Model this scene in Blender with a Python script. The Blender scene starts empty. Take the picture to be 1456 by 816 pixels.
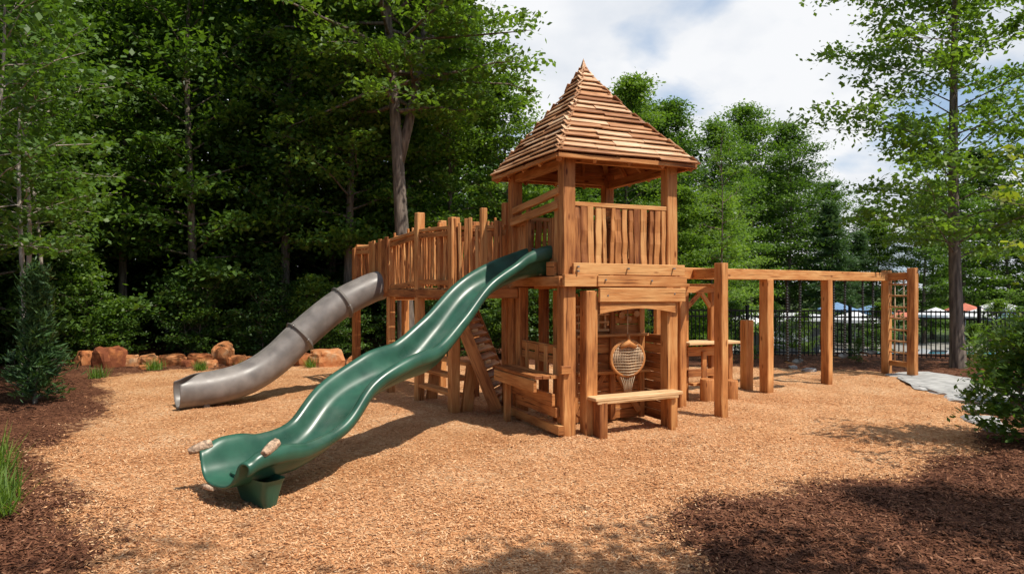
import bpy, math, random
import numpy as np
from mathutils import Vector, noise as mnoise
random.seed(7)
rng = np.random.default_rng(11)
scene = bpy.context.scene
COL = scene.collection

# ------------------------------------------------------------------ helpers
def smooth(e0, e1, x):
    t = np.clip((x - e0) / (e1 - e0), 0, 1)
    return t * t * (3 - 2 * t)

CHIP_POLY = np.array([(-9.6,15.8),(-7.4,12.6),(-6.7,11.2),(-6.3,9.4),(-5.7,8.3),(-4.7,7.0),(-3.75,6.1),(-3.2,5.5),(-3.25,5.0),(-3.9,4.2),(-4.6,3.0),(-3.0,1.0),
    (1.5,1.0),(1.0,3.4),(1.45,5.0),(1.2,5.9),(1.8,6.6),(2.9,7.15),(4.4,7.7),(5.9,8.8),(7.3,10.3),(8.6,12.3),(9.9,14.6),(9.9,16.8),(7.4,17.6),(4.9,18.0),(0,18.4),(-4.3,18.2),(-8.6,17.4)])

def chip_sd(x, y):
    """signed distance, positive inside the wood-chip area"""
    P = np.stack([x, y], -1)
    d = np.full(x.shape, 1e9); inside = np.zeros(x.shape, bool)
    n = len(CHIP_POLY)
    for i in range(n):
        a = CHIP_POLY[i]; b = CHIP_POLY[(i + 1) % n]
        ab = b - a
        t = np.clip(((P - a) @ ab) / (ab @ ab), 0, 1)
        q = a + t[..., None] * ab
        d = np.minimum(d, np.hypot(x - q[..., 0], y - q[..., 1]))
        c = ((a[1] > y) != (b[1] > y))
        xi = (b[0] - a[0]) * (y - a[1]) / (b[1] - a[1] + 1e-12) + a[0]
        inside ^= (c & (x < xi))
    d = np.where(inside, d, -d)
    return d + 0.16*np.sin(3.1*x+1.3*y) * np.sin(2.3*y-1.7*x) + 0.09*np.sin(7.3*x+2.0*y)*np.sin(6.1*y+1)

def H(x, y):
    x = np.asarray(x, float); y = np.asarray(y, float)
    h = 0.024*np.sin(1.7*x+0.6*y)*np.sin(1.3*y-0.5*x+1) + 0.016*np.sin(4.1*x-1.9*y)*np.sin(3.7*y+0.7*x)
    h = h + 0.012*np.sin(9*x+3*y)*np.sin(8*y-2*x) + 0.008*np.sin(17*x-6*y)*np.sin(14*y+5*x)
    sd = chip_sd(x, y)
    h = h + 0.07*smooth(0.0, -0.7, sd)*(y < 16.5)
    dip = smooth(21, 30, y) * smooth(0.12*y, 0.12*y + 4, x)
    h = h - 1.7*dip
    for (cx, cy, r, a) in [(5.1, 9.9, .45, .08), (3.6, 10.1, .3, .07), (3.9,11.9,.5,.05), (-2.6,6.2,.6,-.05),(2.6,9.3,.35,.06)]:
        d2 = ((x-cx)**2 + (y-cy)**2)/r**2
        h = h + a*np.exp(-d2)
    return h
def hz(x, y): return float(H(np.array([x]), np.array([y]))[0])

def setmesh_attr(me, name, dom, data):
    a = me.attributes.new(name, 'FLOAT', dom)
    a.data.foreach_set('value', np.asarray(data, np.float32))

def quads_mesh(name, V, tone, mat):
    n = len(V)
    me = bpy.data.meshes.new(name)
    me.vertices.add(n*4); me.vertices.foreach_set('co', np.ascontiguousarray(V, np.float32).ravel())
    me.loops.add(n*4); me.loops.foreach_set('vertex_index', np.arange(n*4, dtype=np.int32))
    me.polygons.add(n); me.polygons.foreach_set('loop_start', np.arange(0, n*4, 4, dtype=np.int32))
    me.update(calc_edges=True)
    setmesh_attr(me, 'tone', 'FACE', tone)
    me.materials.append(mat)
    return me

class MB:
    def __init__(s):
        s.v = []; s.f = []; s.uv = []; s.t = []; s.sm = []
    def beam(s, p0, p1, w, h, up=(0,0,1), tone=None, segs=1, jit=0.0, wj=0.0, seed=None):
        p0 = Vector(p0); p1 = Vector(p1); d = p1 - p0; L = d.length
        if L < 1e-5: return
        d.normalize(); up = Vector(up)
        if abs(d.dot(up.normalized())) > 0.98: up = Vector((0.915,0.403,0)) if abs(d.z) > .5 else Vector((0,0,1))
        sd = d.cross(up).normalized(); tt = sd.cross(d).normalized()
        if tone is None: tone = random.random()
        base = len(s.v); ou = random.uniform(0, 50); ov = random.uniform(0, 50)
        for i in range(segs+1):
            k = i/segs
            c = p0 + d*(L*k) + sd*random.uniform(-jit, jit) + tt*random.uniform(-jit, jit)*.5
            ww = w*(1+random.uniform(-wj, wj)); hh = h
            for (a, b) in ((-1,-1),(1,-1),(1,1),(-1,1)):
                s.v.append(tuple(c + sd*(a*ww/2) + tt*(b*hh/2)))
        per = [0, w, w+h, 2*w+h, 2*w+2*h]
        for i in range(segs):
            u0 = ou + L*i/segs; u1 = ou + L*(i+1)/segs
            for j in range(4):
                a = base+i*4+j; b = base+i*4+(j+1) % 4
                s.f.append((a, b, b+4, a+4)); s.t.append(tone); s.sm.append(False)
                s.uv += [(u0, ov+per[j]), (u0, ov+per[j+1]), (u1, ov+per[j+1]), (u1, ov+per[j])]
        for (o, rev) in ((base, True), (base+segs*4, False)):
            q = (o, o+1, o+2, o+3)
            uvq = [(ou, ov), (ou+w*.15, ov), (ou+w*.15, ov+h), (ou, ov+h)]
            if rev: q = q[::-1]
            s.f.append(q); s.uv += uvq; s.t.append(tone*.7); s.sm.append(False)
    def tube(s, pts, rad, n=8, tone=.5, cap=True):
        pts = [Vector(p) for p in pts]
        if not hasattr(rad, '__len__'): rad = [rad]*len(pts)
        base = len(s.v); m = len(pts); ref = None; L = 0
        ls = []
        for i, p in enumerate(pts):
            d = (pts[min(i+1, m-1)] - pts[max(i-1, 0)]).normalized()
            if ref is None:
                ref = Vector((1,0,0)) if abs(d.x) < .8 else Vector((0,1,0))
            x = (ref - d*ref.dot(d)).normalized(); ref = x; y = d.cross(x)
            if i: L += (p-pts[i-1]).length
            ls.append(L)
            for j in range(n):
                a = 2*math.pi*j/n
                s.v.append(tuple(p + (x*math.cos(a) + y*math.sin(a))*rad[i]))
        for i in range(m-1):
            for j in range(n):
                a = base+i*n+j; b = base+i*n+(j+1) % n
                s.f.append((a, b, b+n, a+n)); s.t.append(tone); s.sm.append(True)
                s.uv += [(ls[i], j*.1), (ls[i], (j+1)*.1), (ls[i+1], (j+1)*.1), (ls[i+1], j*.1)]
        if cap:
            for o, rev in ((base, True), (base+(m-1)*n, False)):
                q = list(range(o, o+n))
                if rev: q = q[::-1]
                s.f.append(tuple(q)); s.t.append(tone); s.sm.append(False)
                s.uv += [(k*.02, 0) for k in range(n)]
    def face(s, pts, tone=.5):
        b = len(s.v); s.v += [tuple(p) for p in pts]
        s.f.append(tuple(range(b, b+len(pts)))); s.t.append(tone); s.sm.append(False)
        s.uv += [(p[0]+p[1], p[2]) for p in pts]
    def mesh(s, name, mat):
        me = bpy.data.meshes.new(name)
        me.from_pydata(s.v, [], s.f); me.update()
        setmesh_attr(me, 'tone', 'FACE', s.t)
        uvl = me.uv_layers.new(name='UVMap')
        uvl.data.foreach_set('uv', np.array(s.uv, np.float32).ravel())
        me.polygons.foreach_set('use_smooth', s.sm)
        me.materials.append(mat)
        return me

def thing(name, loc, label, category, group=None, kind=None):
    e = bpy.data.objects.new(name, None); e.location = loc; e.empty_display_size = .2
    COL.objects.link(e); e['label'] = label; e['category'] = category
    if group: e['group'] = group
    return e
def part(name, mb, mat, parent, bevel=0.0, label=None, local=False):
    me = mb.mesh(name, mat) if isinstance(mb, MB) else mb
    o = bpy.data.objects.new(name, me); COL.objects.link(o)
    o.parent = parent
    if not local:
        w = Vector((0,0,0)); p = parent
        while p: w += Vector(p.location); p = p.parent
        o.location = -w
    if bevel:
        b = o.modifiers.new('Bevel', 'BEVEL'); b.width = bevel; b.segments = 1; b.limit_method = 'ANGLE'
    if label: o['label'] = label
    return o

# ------------------------------------------------------------------ materials
def nt(name):
    m = bpy.data.materials.new(name); m.use_nodes = True
    t = m.node_tree; t.nodes.clear()
    out = t.nodes.new('ShaderNodeOutputMaterial')
    return m, t, out
def N(t, typ, **kw):
    n = t.nodes.new(typ)
    for k, v in kw.items(): setattr(n, k, v)
    return n
def ramp(t, stops):
    r = t.nodes.new('ShaderNodeValToRGB'); cr = r.color_ramp
    while len(cr.elements) < len(stops): cr.elements.new(.5)
    for e, (p, c) in zip(cr.elements, stops):
        e.position = p; e.color = (*c, 1) if len(c) == 3 else c
    return r
def mixc(t, fac, a, b, mode='MIX'):
    m = t.nodes.new('ShaderNodeMix'); m.data_type = 'RGBA'; m.blend_type = mode
    for sock, val in ((m.inputs[0], fac), (m.inputs[6], a), (m.inputs[7], b)):
        if isinstance(val, (int, float)): sock.default_value = val
        elif isinstance(val, tuple): sock.default_value = (*val, 1)
        else: t.links.new(val, sock)
    return m.outputs[2]
def mathn(t, op, a, b=None, clamp=False):
    m = t.nodes.new('ShaderNodeMath'); m.operation = op; m.use_clamp = clamp
    for i, v in enumerate((a, b)):
        if v is None: continue
        if isinstance(v, (int, float)): m.inputs[i].default_value = v
        else: t.links.new(v, m.inputs[i])
    return m.outputs[0]

def wood_mat(name, dark, mid, light, rough=.65):
    m, t, out = nt(name); L = t.links.new
    uv = N(t, 'ShaderNodeUVMap'); at = N(t, 'ShaderNodeAttribute', attribute_name='tone')
    mp = N(t, 'ShaderNodeMapping'); mp.inputs['Scale'].default_value = (2.2, 26, 1); L(uv.outputs[0], mp.inputs[0])
    n1 = N(t, 'ShaderNodeTexNoise'); n1.inputs['Scale'].default_value = 1; n1.inputs['Detail'].default_value = 6; n1.inputs['Distortion'].default_value = .9
    L(mp.outputs[0], n1.inputs['Vector'])
    mp2 = N(t, 'ShaderNodeMapping'); mp2.inputs['Scale'].default_value = (1.2, 3.0, 1); L(uv.outputs[0], mp2.inputs[0])
    n2 = N(t, 'ShaderNodeTexNoise'); n2.inputs['Scale'].default_value = 1.2; n2.inputs['Detail'].default_value = 3; L(mp2.outputs[0], n2.inputs['Vector'])
    f = mathn(t, 'ADD', mathn(t, 'MULTIPLY', n1.outputs[0], .7), mathn(t, 'MULTIPLY', at.outputs['Fac'], .45))
    f = mathn(t, 'ADD', f, mathn(t, 'MULTIPLY', mathn(t, 'SUBTRACT', n2.outputs[0], .58), .9))
    r = ramp(t, [(.2, dark), (.5, mid), (.82, light)]); L(f, r.inputs[0])
    mp3 = N(t, 'ShaderNodeMapping'); mp3.inputs['Scale'].default_value = (1.0, 45, 1); L(uv.outputs[0], mp3.inputs[0])
    n3 = N(t, 'ShaderNodeTexNoise'); n3.inputs['Scale'].default_value = 1; n3.inputs['Detail'].default_value = 2; L(mp3.outputs[0], n3.inputs['Vector'])
    cr = ramp(t, [(.32, (0.34,.26,.2)), (.39, (1,1,1))]); L(n3.outputs[0], cr.inputs[0])
    vo = N(t, 'ShaderNodeTexVoronoi'); mp4 = N(t, 'ShaderNodeMapping'); mp4.inputs['Scale'].default_value = (2.0, 6, 1)
    L(uv.outputs[0], mp4.inputs[0]); L(mp4.outputs[0], vo.inputs['Vector']); vo.inputs['Scale'].default_value = 1
    kr = ramp(t, [(.06, (.36,.22,.15)), (.14, (1,1,1))]); L(vo.outputs['Distance'], kr.inputs[0])
    c = mixc(t, 1.0, r.outputs[0], cr.outputs[0], 'MULTIPLY'); c = mixc(t, 1.0, c, kr.outputs[0], 'MULTIPLY')
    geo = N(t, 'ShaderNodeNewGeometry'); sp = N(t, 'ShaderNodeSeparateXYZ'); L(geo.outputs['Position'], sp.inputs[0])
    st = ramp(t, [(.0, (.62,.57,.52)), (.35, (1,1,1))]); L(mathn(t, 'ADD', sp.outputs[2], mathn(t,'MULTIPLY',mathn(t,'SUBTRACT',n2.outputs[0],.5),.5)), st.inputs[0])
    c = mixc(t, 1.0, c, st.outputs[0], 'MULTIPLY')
    p = N(t, 'ShaderNodeBsdfPrincipled'); L(c, p.inputs['Base Color']); p.inputs['Roughness'].default_value = rough
    p.inputs['Specular IOR Level'].default_value = .3
    b = N(t, 'ShaderNodeBump'); b.inputs['Strength'].default_value = .5; b.inputs['Distance'].default_value = .012
    L(n1.outputs[0], b.inputs['Height']); L(b.outputs[0], p.inputs['Normal'])
    L(p.outputs[0], out.inputs[0]); return m
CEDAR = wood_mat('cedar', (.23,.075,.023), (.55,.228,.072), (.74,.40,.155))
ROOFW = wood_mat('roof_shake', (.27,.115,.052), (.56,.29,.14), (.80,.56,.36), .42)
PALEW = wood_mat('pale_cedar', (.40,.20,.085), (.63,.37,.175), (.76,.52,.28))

def leaf_mat(name, c0, c1, c2, trans=.35):
    m, t, out = nt(name); L = t.links.new
    at = N(t, 'ShaderNodeAttribute', attribute_name='tone'); oi = N(t, 'ShaderNodeObjectInfo')
    f = mathn(t, 'ADD', mathn(t, 'MULTIPLY', at.outputs['Fac'], .75), mathn(t, 'MULTIPLY', oi.outputs['Random'], .25))
    r = ramp(t, [(.05, c0), (.5, c1), (.97, c2)]); L(f, r.inputs[0])
    p = N(t, 'ShaderNodeBsdfPrincipled'); L(r.outputs[0], p.inputs['Base Color']); p.inputs['Roughness'].default_value = .45
    p.inputs['Specular IOR Level'].default_value = .3
    tr = N(t, 'ShaderNodeBsdfTranslucent'); L(mixc(t, 1.0, r.outputs[0], (1.9,2.0,.6), 'MULTIPLY'), tr.inputs[0])
    mx = N(t, 'ShaderNodeMixShader'); mx.inputs[0].default_value = trans
    L(p.outputs[0], mx.inputs[1]); L(tr.outputs[0], mx.inputs[2]); L(mx.outputs[0], out.inputs[0]); return m
LEAF = leaf_mat('leaf', (.040,.082,.019), (.094,.176,.033), (.175,.28,.055), .40)
LEAFB = leaf_mat('leaf_bright', (.065,.12,.025), (.135,.225,.042), (.23,.33,.07), .42)
LEAFD = leaf_mat('leaf_dark', (.028,.060,.017), (.060,.120,.028), (.11,.19,.042), .32)
NEEDLE = leaf_mat('needle', (.035,.072,.03), (.065,.13,.046), (.12,.195,.06), .2)
LEAFY = leaf_mat('leaf_yellow', (.10,.14,.02), (.20,.25,.04), (.33,.34,.07), .4)

def bark_mat(name, a, b):
    m, t, out = nt(name); L = t.links.new
    tc = N(t, 'ShaderNodeTexCoord'); mp = N(t, 'ShaderNodeMapping'); mp.inputs['Scale'].default_value = (14, 14, 2.2); L(tc.outputs['Object'], mp.inputs[0])
    n = N(t, 'ShaderNodeTexNoise'); n.inputs['Scale'].default_value = 1; n.inputs['Detail'].default_value = 6; L(mp.outputs[0], n.inputs['Vector'])
    r = ramp(t, [(.35, a), (.65, b)]); L(n.outputs[0], r.inputs[0])
    p = N(t, 'ShaderNodeBsdfPrincipled'); L(r.outputs[0], p.inputs['Base Color']); p.inputs['Roughness'].default_value = .9
    bp = N(t, 'ShaderNodeBump'); bp.inputs['Strength'].default_value = .8; bp.inputs['Distance'].default_value = .03; L(n.outputs[0], bp.inputs['Height']); L(bp.outputs[0], p.inputs['Normal'])
    L(p.outputs[0], out.inputs[0]); return m
BARK = bark_mat('bark', (.08,.062,.05), (.24,.19,.15))
BARKL = bark_mat('bark_light', (.18,.15,.12), (.45,.40,.33))

def plain_mat(name, col, rough=.5, metal=0, var=.15, scale=6, spec=.5, bump=0.0, coat=0, dust=None):
    m, t, out = nt(name); L = t.links.new
    tc = N(t, 'ShaderNodeTexCoord'); n = N(t, 'ShaderNodeTexNoise'); n.inputs['Scale'].default_value = scale; n.inputs['Detail'].default_value = 6
    L(tc.outputs['Object'], n.inputs['Vector'])
    lo = tuple(c*(1-var) for c in col); hi = tuple(min(1, c*(1+var)) for c in col)
    r = ramp(t, [(.35, lo), (.65, hi)]); L(n.outputs[0], r.inputs[0])
    p = N(t, 'ShaderNodeBsdfPrincipled'); colr = r.outputs[0]
    if dust:
        n5 = N(t, 'ShaderNodeTexNoise'); n5.inputs['Scale'].default_value = 2.3; n5.inputs['Detail'].default_value = 9; n5.inputs['Roughness'].default_value = .7; L(tc.outputs['Object'], n5.inputs['Vector'])
        geo = N(t, 'ShaderNodeNewGeometry'); sp = N(t, 'ShaderNodeSeparateXYZ'); L(geo.outputs['Normal'], sp.inputs[0])
        dm = ramp(t, [(.50, (0,0,0)), (.75, (.38,.38,.38))]); L(n5.outputs[0], dm.inputs[0])
        colr = mixc(t, mathn(t, 'MULTIPLY', dm.outputs[0], mathn(t,'MAXIMUM',sp.outputs[2],.15)), colr, dust)
    L(colr, p.inputs['Base Color'])
    rr = ramp(t, [(.3, (rough*.8,)*3), (.7, (min(1, rough*1.3),)*3)]); L(n.outputs[0], rr.inputs[0]); L(rr.outputs[0], p.inputs['Roughness'])
    p.inputs['Metallic'].default_value = metal; p.inputs['Specular IOR Level'].default_value = spec
    p.inputs['Coat Weight'].default_value = coat
    if bump:
        bp = N(t, 'ShaderNodeBump'); bp.inputs['Strength'].default_value = bump; bp.inputs['Distance'].default_value = .02
        L(n.outputs[0], bp.inputs['Height']); L(bp.outputs[0], p.inputs['Normal'])
    L(p.outputs[0], out.inputs[0]); return m
GREEN = plain_mat('green_plastic', (.022,.090,.055), .33, var=.25, scale=3.5, spec=.5, dust=(.16,.19,.14))
GREY = plain_mat('grey_plastic', (.185,.165,.150), .42, var=.22, scale=4, dust=(.33,.29,.25))
GREYD = plain_mat('grey_coupling', (.15,.135,.12), .5, var=.15)
BLACK = plain_mat('black_metal', (.012,.012,.013), .45, spec=.4)
ROPE = plain_mat('dark_chain', (.02,.02,.022), .6)
TWINE = plain_mat('twine', (.50,.36,.23), .8, var=.3)
STEEL = plain_mat('steel', (.35,.34,.33), .4, metal=.8)
WHITE = plain_mat('white_fabric', (.70,.71,.73), .7, var=.06)
BLUEF = plain_mat('blue_fabric', (.16,.28,.46), .7)
REDF = plain_mat('red_fabric', (.50,.15,.09), .7)
DGREY = plain_mat('dark_grey_panel', (.08,.085,.09), .6)
FLAG = plain_mat('flagstone', (.38,.38,.37), .8, var=.25, scale=5, bump=.5)
STUB = plain_mat('frayed_stub', (.44,.30,.20), .8, var=.55, scale=26, bump=1.0)

def rock_mat():
    m, t, out = nt('sandstone'); L = t.links.new
    tc = N(t, 'ShaderNodeTexCoord'); at = N(t, 'ShaderNodeObjectInfo')
    n = N(t, 'ShaderNodeTexNoise'); n.inputs['Scale'].default_value = 5; n.inputs['Detail'].default_value = 8; L(tc.outputs['Object'], n.inputs['Vector'])
    f = mathn(t, 'ADD', n.outputs[0], mathn(t, 'MULTIPLY', mathn(t, 'SUBTRACT', at.outputs['Random'], .62), .5))
    r = ramp(t, [(.2, (.20,.055,.018)), (.42, (.42,.145,.045)), (.64, (.52,.23,.09)), (.88, (.54,.39,.24))]); L(f, r.inputs[0])
    p = N(t, 'ShaderNodeBsdfPrincipled'); L(r.outputs[0], p.inputs['Base Color']); p.inputs['Roughness'].default_value = .9
    bp = N(t, 'ShaderNodeBump'); bp.inputs['Strength'].default_value = .8; bp.inputs['Distance'].default_value = .04; L(n.outputs[0], bp.inputs['Height']); L(bp.outputs[0], p.inputs['Normal'])
    L(p.outputs[0], out.inputs[0]); return m
ROCK = rock_mat()

def chip_mat(name, stops):
    m, t, out = nt(name); L = t.links.new
    at = N(t, 'ShaderNodeAttribute', attribute_name='tone')
    r = ramp(t, stops); L(at.outputs['Fac'], r.inputs[0])
    p = N(t, 'ShaderNodeBsdfPrincipled'); L(r.outputs[0], p.inputs['Base Color']); p.inputs['Roughness'].default_value = .85
    p.inputs['Specular IOR Level'].default_value = .2
    L(p.outputs[0], out.inputs[0]); return m
TAN = [(.0, (.32,.125,.048)), (.3, (.56,.258,.108)), (.7, (.71,.395,.195)), (1, (.83,.59,.36))]
DRK = [(.0, (.045,.017,.010)), (.4, (.13,.050,.026)), (.8, (.22,.095,.048)), (1, (.38,.20,.12))]
CHIPM = chip_mat('wood_chip', TAN); BARKM = chip_mat('bark_chip', DRK)

def ground_mat():
    m, t, out = nt('ground'); L = t.links.new
    geo = N(t, 'ShaderNodeNewGeometry'); at = N(t, 'ShaderNodeAttribute', attribute_name='chip_mask')
    deck = N(t, 'ShaderNodeAttribute', attribute_name='grass_mask')
    def vor(rot, sc, stretch):
        mp = N(t, 'ShaderNodeMapping'); mp.inputs['Rotation'].default_value = (0, 0, rot); mp.inputs['Scale'].default_value = (sc, sc*stretch, sc)
        L(geo.outputs['Position'], mp.inputs[0]); v = N(t, 'ShaderNodeTexVoronoi'); v.inputs['Scale'].default_value = 1
        v.inputs['Randomness'].default_value = 1; L(mp.outputs[0], v.inputs['Vector']); return v
    v1 = vor(.5, 28, 2.4); v2 = vor(2.2, 24, 2.6)
    nn = N(t, 'ShaderNodeTexNoise'); nn.inputs['Scale'].default_value = 14; nn.inputs['Detail'].default_value = 3; L(geo.outputs['Position'], nn.inputs['Vector'])
    sel = mathn(t, 'GREATER_THAN', nn.outputs[0], .5)
    c = mixc(t, sel, v1.outputs['Color'], v2.outputs['Color'])
    sep = N(t, 'ShaderNodeSeparateColor'); L(c, sep.inputs[0])
    big = N(t, 'ShaderNodeTexNoise'); big.inputs['Scale'].default_value = .9; big.inputs['Detail'].default_value = 5; L(geo.outputs['Position'], big.inputs['Vector'])
    f = mathn(t, 'ADD', mathn(t, 'MULTIPLY', sep.outputs[0], .75), mathn(t, 'MULTIPLY', mathn(t, 'SUBTRACT', big.outputs[0], .38), 1.0))
    rt = ramp(t, TAN); L(f, rt.inputs[0]); rd = ramp(t, DRK); L(mathn(t, 'MULTIPLY', f, .9), rd.inputs[0])
    e = N(t, 'ShaderNodeTexNoise'); e.inputs['Scale'].default_value = 9; e.inputs['Detail'].default_value = 6; L(geo.outputs['Position'], e.inputs['Vector'])
    s = mathn(t, 'ADD', at.outputs['Fac'], mathn(t, 'MULTIPLY', mathn(t, 'SUBTRACT', e.outputs[0], .5), .9))
    s = mathn(t, 'ADD', mathn(t, 'MULTIPLY', s, 4), .5, True)
    col = mixc(t, s, rd.outputs[0], rt.outputs[0])
    gr = ramp(t, [(.3, (.04,.07,.02)), (.7, (.12,.17,.045))]); L(big.outputs[0], gr.inputs[0])
    col = mixc(t, deck.outputs['Fac'], col, gr.outputs[0])
    p = N(t, 'ShaderNodeBsdfPrincipled'); L(col, p.inputs['Base Color']); p.inputs['Roughness'].default_value = .9; p.inputs['Specular IOR Level'].default_value = .15
    dm = mixc(t, sel, v1.outputs['Distance'], v2.outputs['Distance'])
    bp = N(t, 'ShaderNodeBump'); bp.inputs['Strength'].default_value = 1; bp.inputs['Distance'].default_value = .025; bp.invert = True
    L(dm, bp.inputs['Height'])
    bp2 = N(t, 'ShaderNodeBump'); bp2.inputs['Strength'].default_value = .9; bp2.inputs['Distance'].default_value = .04; L(e.outputs[0], bp2.inputs['Height']); L(bp.outputs[0], bp2.inputs['Normal'])
    L(bp2.outputs[0], p.inputs['Normal']); L(p.outputs[0], out.inputs[0]); return m
GROUND = ground_mat()

# ------------------------------------------------------------------ ground
xs = np.concatenate([[-600,-300,-150,-90,-60], np.arange(-45,-12,1.0), np.arange(-12,12,.12), np.arange(12,50,1.0), [60,90,150,300,600]])
ys = np.concatenate([[-300,-100,-30,-10,-3], np.arange(0,2.5,.5), np.arange(2.5,19,.12), np.arange(19,60,1.0), [75,100,150,300,700]])
X, Y = np.meshgrid(xs, ys); Z = H(X, Y)
me = bpy.data.meshes.new('ground')
nx, ny = len(xs), len(ys)
me.vertices.add(nx*ny); me.vertices.foreach_set('co', np.stack([X, Y, Z], -1).astype(np.float32).ravel())
idx = np.arange(nx*ny).reshape(ny, nx)
q = np.stack([idx[:-1,:-1], idx[:-1,1:], idx[1:,1:], idx[1:,:-1]], -1).reshape(-1, 4).astype(np.int32)
me.loops.add(q.size); me.loops.foreach_set('vertex_index', q.ravel())
me.polygons.add(len(q)); me.polygons.foreach_set('loop_start', np.arange(0, q.size, 4, dtype=np.int32))
me.update(calc_edges=True); me.polygons.foreach_set('use_smooth', np.ones(len(q), bool))
setmesh_attr(me, 'chip_mask', 'POINT', np.clip(chip_sd(X, Y), -1, 1).ravel())
setmesh_attr(me, 'grass_mask', 'POINT', (smooth(22, 27, Y)*smooth(.1*Y, .1*Y+4, X)).ravel())
me.materials.append(GROUND)
g = bpy.data.objects.new('ground', me); COL.objects.link(g); g['kind'] = 'structure'; g['label'] = 'tan wood chip play surface edged by dark bark mulch'; g['category'] = 'ground'

def scatter(name, n_list, want_in, mat, lmin, lmax, wmin, wmax, label, cat, stray=0):
    Vs = []; Ts = []
    for (x0, x1, y0, y1, dens) in n_list:
        n = int((x1-x0)*(y1-y0)*dens)
        x = rng.uniform(x0, x1, n); y = rng.uniform(y0, y1, n)
        sd = chip_sd(x, y) + rng.normal(0, .18, n)
        k = (sd > 0) if want_in else (sd < 0)
        if stray: k |= (rng.random(n) < stray)
        k &= (np.abs(x) < .80*y + .3)
        x = x[k]; y = y[k]; n = len(x)
        L = rng.uniform(lmin, lmax, n)*(1+.7*(rng.random(n) < .06)); W = rng.uniform(wmin, wmax, n); a = rng.uniform(0, 2*np.pi, n)
        pit = rng.normal(0, .28, n); rol = rng.normal(0, .32, n)
        t = np.stack([np.cos(a)*np.cos(pit), np.sin(a)*np.cos(pit), np.sin(pit)], -1)
        b = np.stack([-np.sin(a)*np.cos(rol), np.cos(a)*np.cos(rol), np.sin(rol)], -1)
        c = np.stack([x, y, H(x, y)+rng.uniform(.004, .016, n)], -1)
        tL = t*(L/2)[:, None]; bW = b*(W/2)[:, None]
        taper = rng.uniform(.4, 1, n)[:, None]
        Vs.append(np.stack([c-tL-bW, c+tL-bW*taper, c+tL+bW*taper, c-tL+bW], 1)); Ts.append(rng.beta(1.8, 1.8, n))
    V = np.concatenate(Vs); T = np.concatenate(Ts)
    o = bpy.data.objects.new(name, quads_mesh(name, V, T, mat)); COL.objects.link(o)
    o['kind'] = 'stuff'; o['label'] = label; o['category'] = cat
scatter('wood_chips', [(-5,5,4.3,7,2400), (-7,7,7,9.5,1300), (-9,9.5,9.5,13,450), (-10,10,13,18,120)], True, CHIPM, .015, .042, .005, .013, 'loose tan wood chips covering the play area', 'wood chips')
scatter('bark_mulch', [(-5.5,5.5,4.3,7,1900), (-8,8,7,9.5,1000), (-11,10,9.5,14,300), (-13,13,14,18,80)], False, BARKM, .025, .075, .006, .018, 'loose dark red brown shredded bark mulch', 'mulch', stray=.006)

# ------------------------------------------------------------------ tower
F0 = Vector((0.763, 9.61, 0)); U = Vector((0.915, 0.403, 0)); Vv = Vector((-0.403, 0.915, 0)); W = 1.76
UP = Vector((0,0,1))
def T(a, b, z): return F0 + U*a + Vv*b + UP*z
tower = thing('play_tower', F0, 'tall cedar play tower with slatted pyramid roof and railed deck', 'play tower')
def post(parent, p, z0, z1, w, mat=CEDAR, name='post', up=U, point=False, label=None, tone=None):
    m = MB()
    p = Vector((p[0], p[1], 0))
    m.beam(p+UP*z0, p+UP*z1, w, w, up=up, segs=6, jit=.004, wj=.03, tone=tone if tone is not None else random.uniform(.25,.85))
    return part(name, m, mat, parent, bevel=.012, label=label)
post(tower, T(.0,.0,0), -.15, 2.12, .20); post(tower, T(.0,-.01,0), 2.26, 4.04, .19)
post(tower, T(W,0,0), -.15, 2.0, .19); post(tower, T(W,0,0), 2.26, 4.02, .18)
post(tower, T(0,W,0), -.15, 4.04, .18); post(tower, T(W,W,0), -.15, 4.04, .17)
post(tower, T(.33,-.06,0), -.15, 2.05, .19); post(tower, T(.36,.9,0), -.15, 2.05, .15)
post(tower, T(-.02,1.45,0), -.15, 2.1, .16); post(tower, T(.55,W+.05,0), -.15, 2.1, .14)
m = MB()
for i in range(12):
    a = -.05 + (W+.1)*(i+.5)/12
    m.beam(T(a,-.08,2.235), T(a,W+.08,2.235), .15, .04)
for b in (.15,.9,1.65): m.beam(T(-.05,b,2.14), T(W+.05,b,2.14), .09, .14)
part('deck', m, CEDAR, tower, .004)
m = MB()
m.beam(T(.02,-.15,2.355), T(W+.16,-.15,2.345), .05, .16, tone=.95, segs=4, wj=.02)
m.beam(T(.40,-.17,2.185), T(W+.18,-.17,2.175), .06, .155, tone=.55, segs=4)
m.beam(T(.42,-.19,1.99), T(W+.14,-.19,1.98), .06, .20, tone=.75, segs=4)
m.beam(T(-.13,-.16,2.19), T(.42,-.14,2.19), .07, .17, tone=.8)
m.beam(T(-.14,-.1,2.18), T(-.14,W+.3,2.18), .06, .14, tone=.4)
m.beam(T(-.12,.1,2.36), T(-.12,.34,2.36), .05, .2, tone=.5)
m.beam(T(W+.13,0,2.28), T(W+.13,W,2.28), .05, .28, tone=.5)
m.beam(T(0,W+.12,2.2), T(W,W+.12,2.2), .05, .2, tone=.5)
part('fascia', m, CEDAR, tower, .006)
m = MB(); seg = 14; top = []; bot = []
for i in range(seg+1):
    k = i/seg; a = .44+(W-.46)*k
    top.append((a, 1.885)); bot.append((a, 1.72+.07*math.sin(math.pi*k)))
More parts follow.
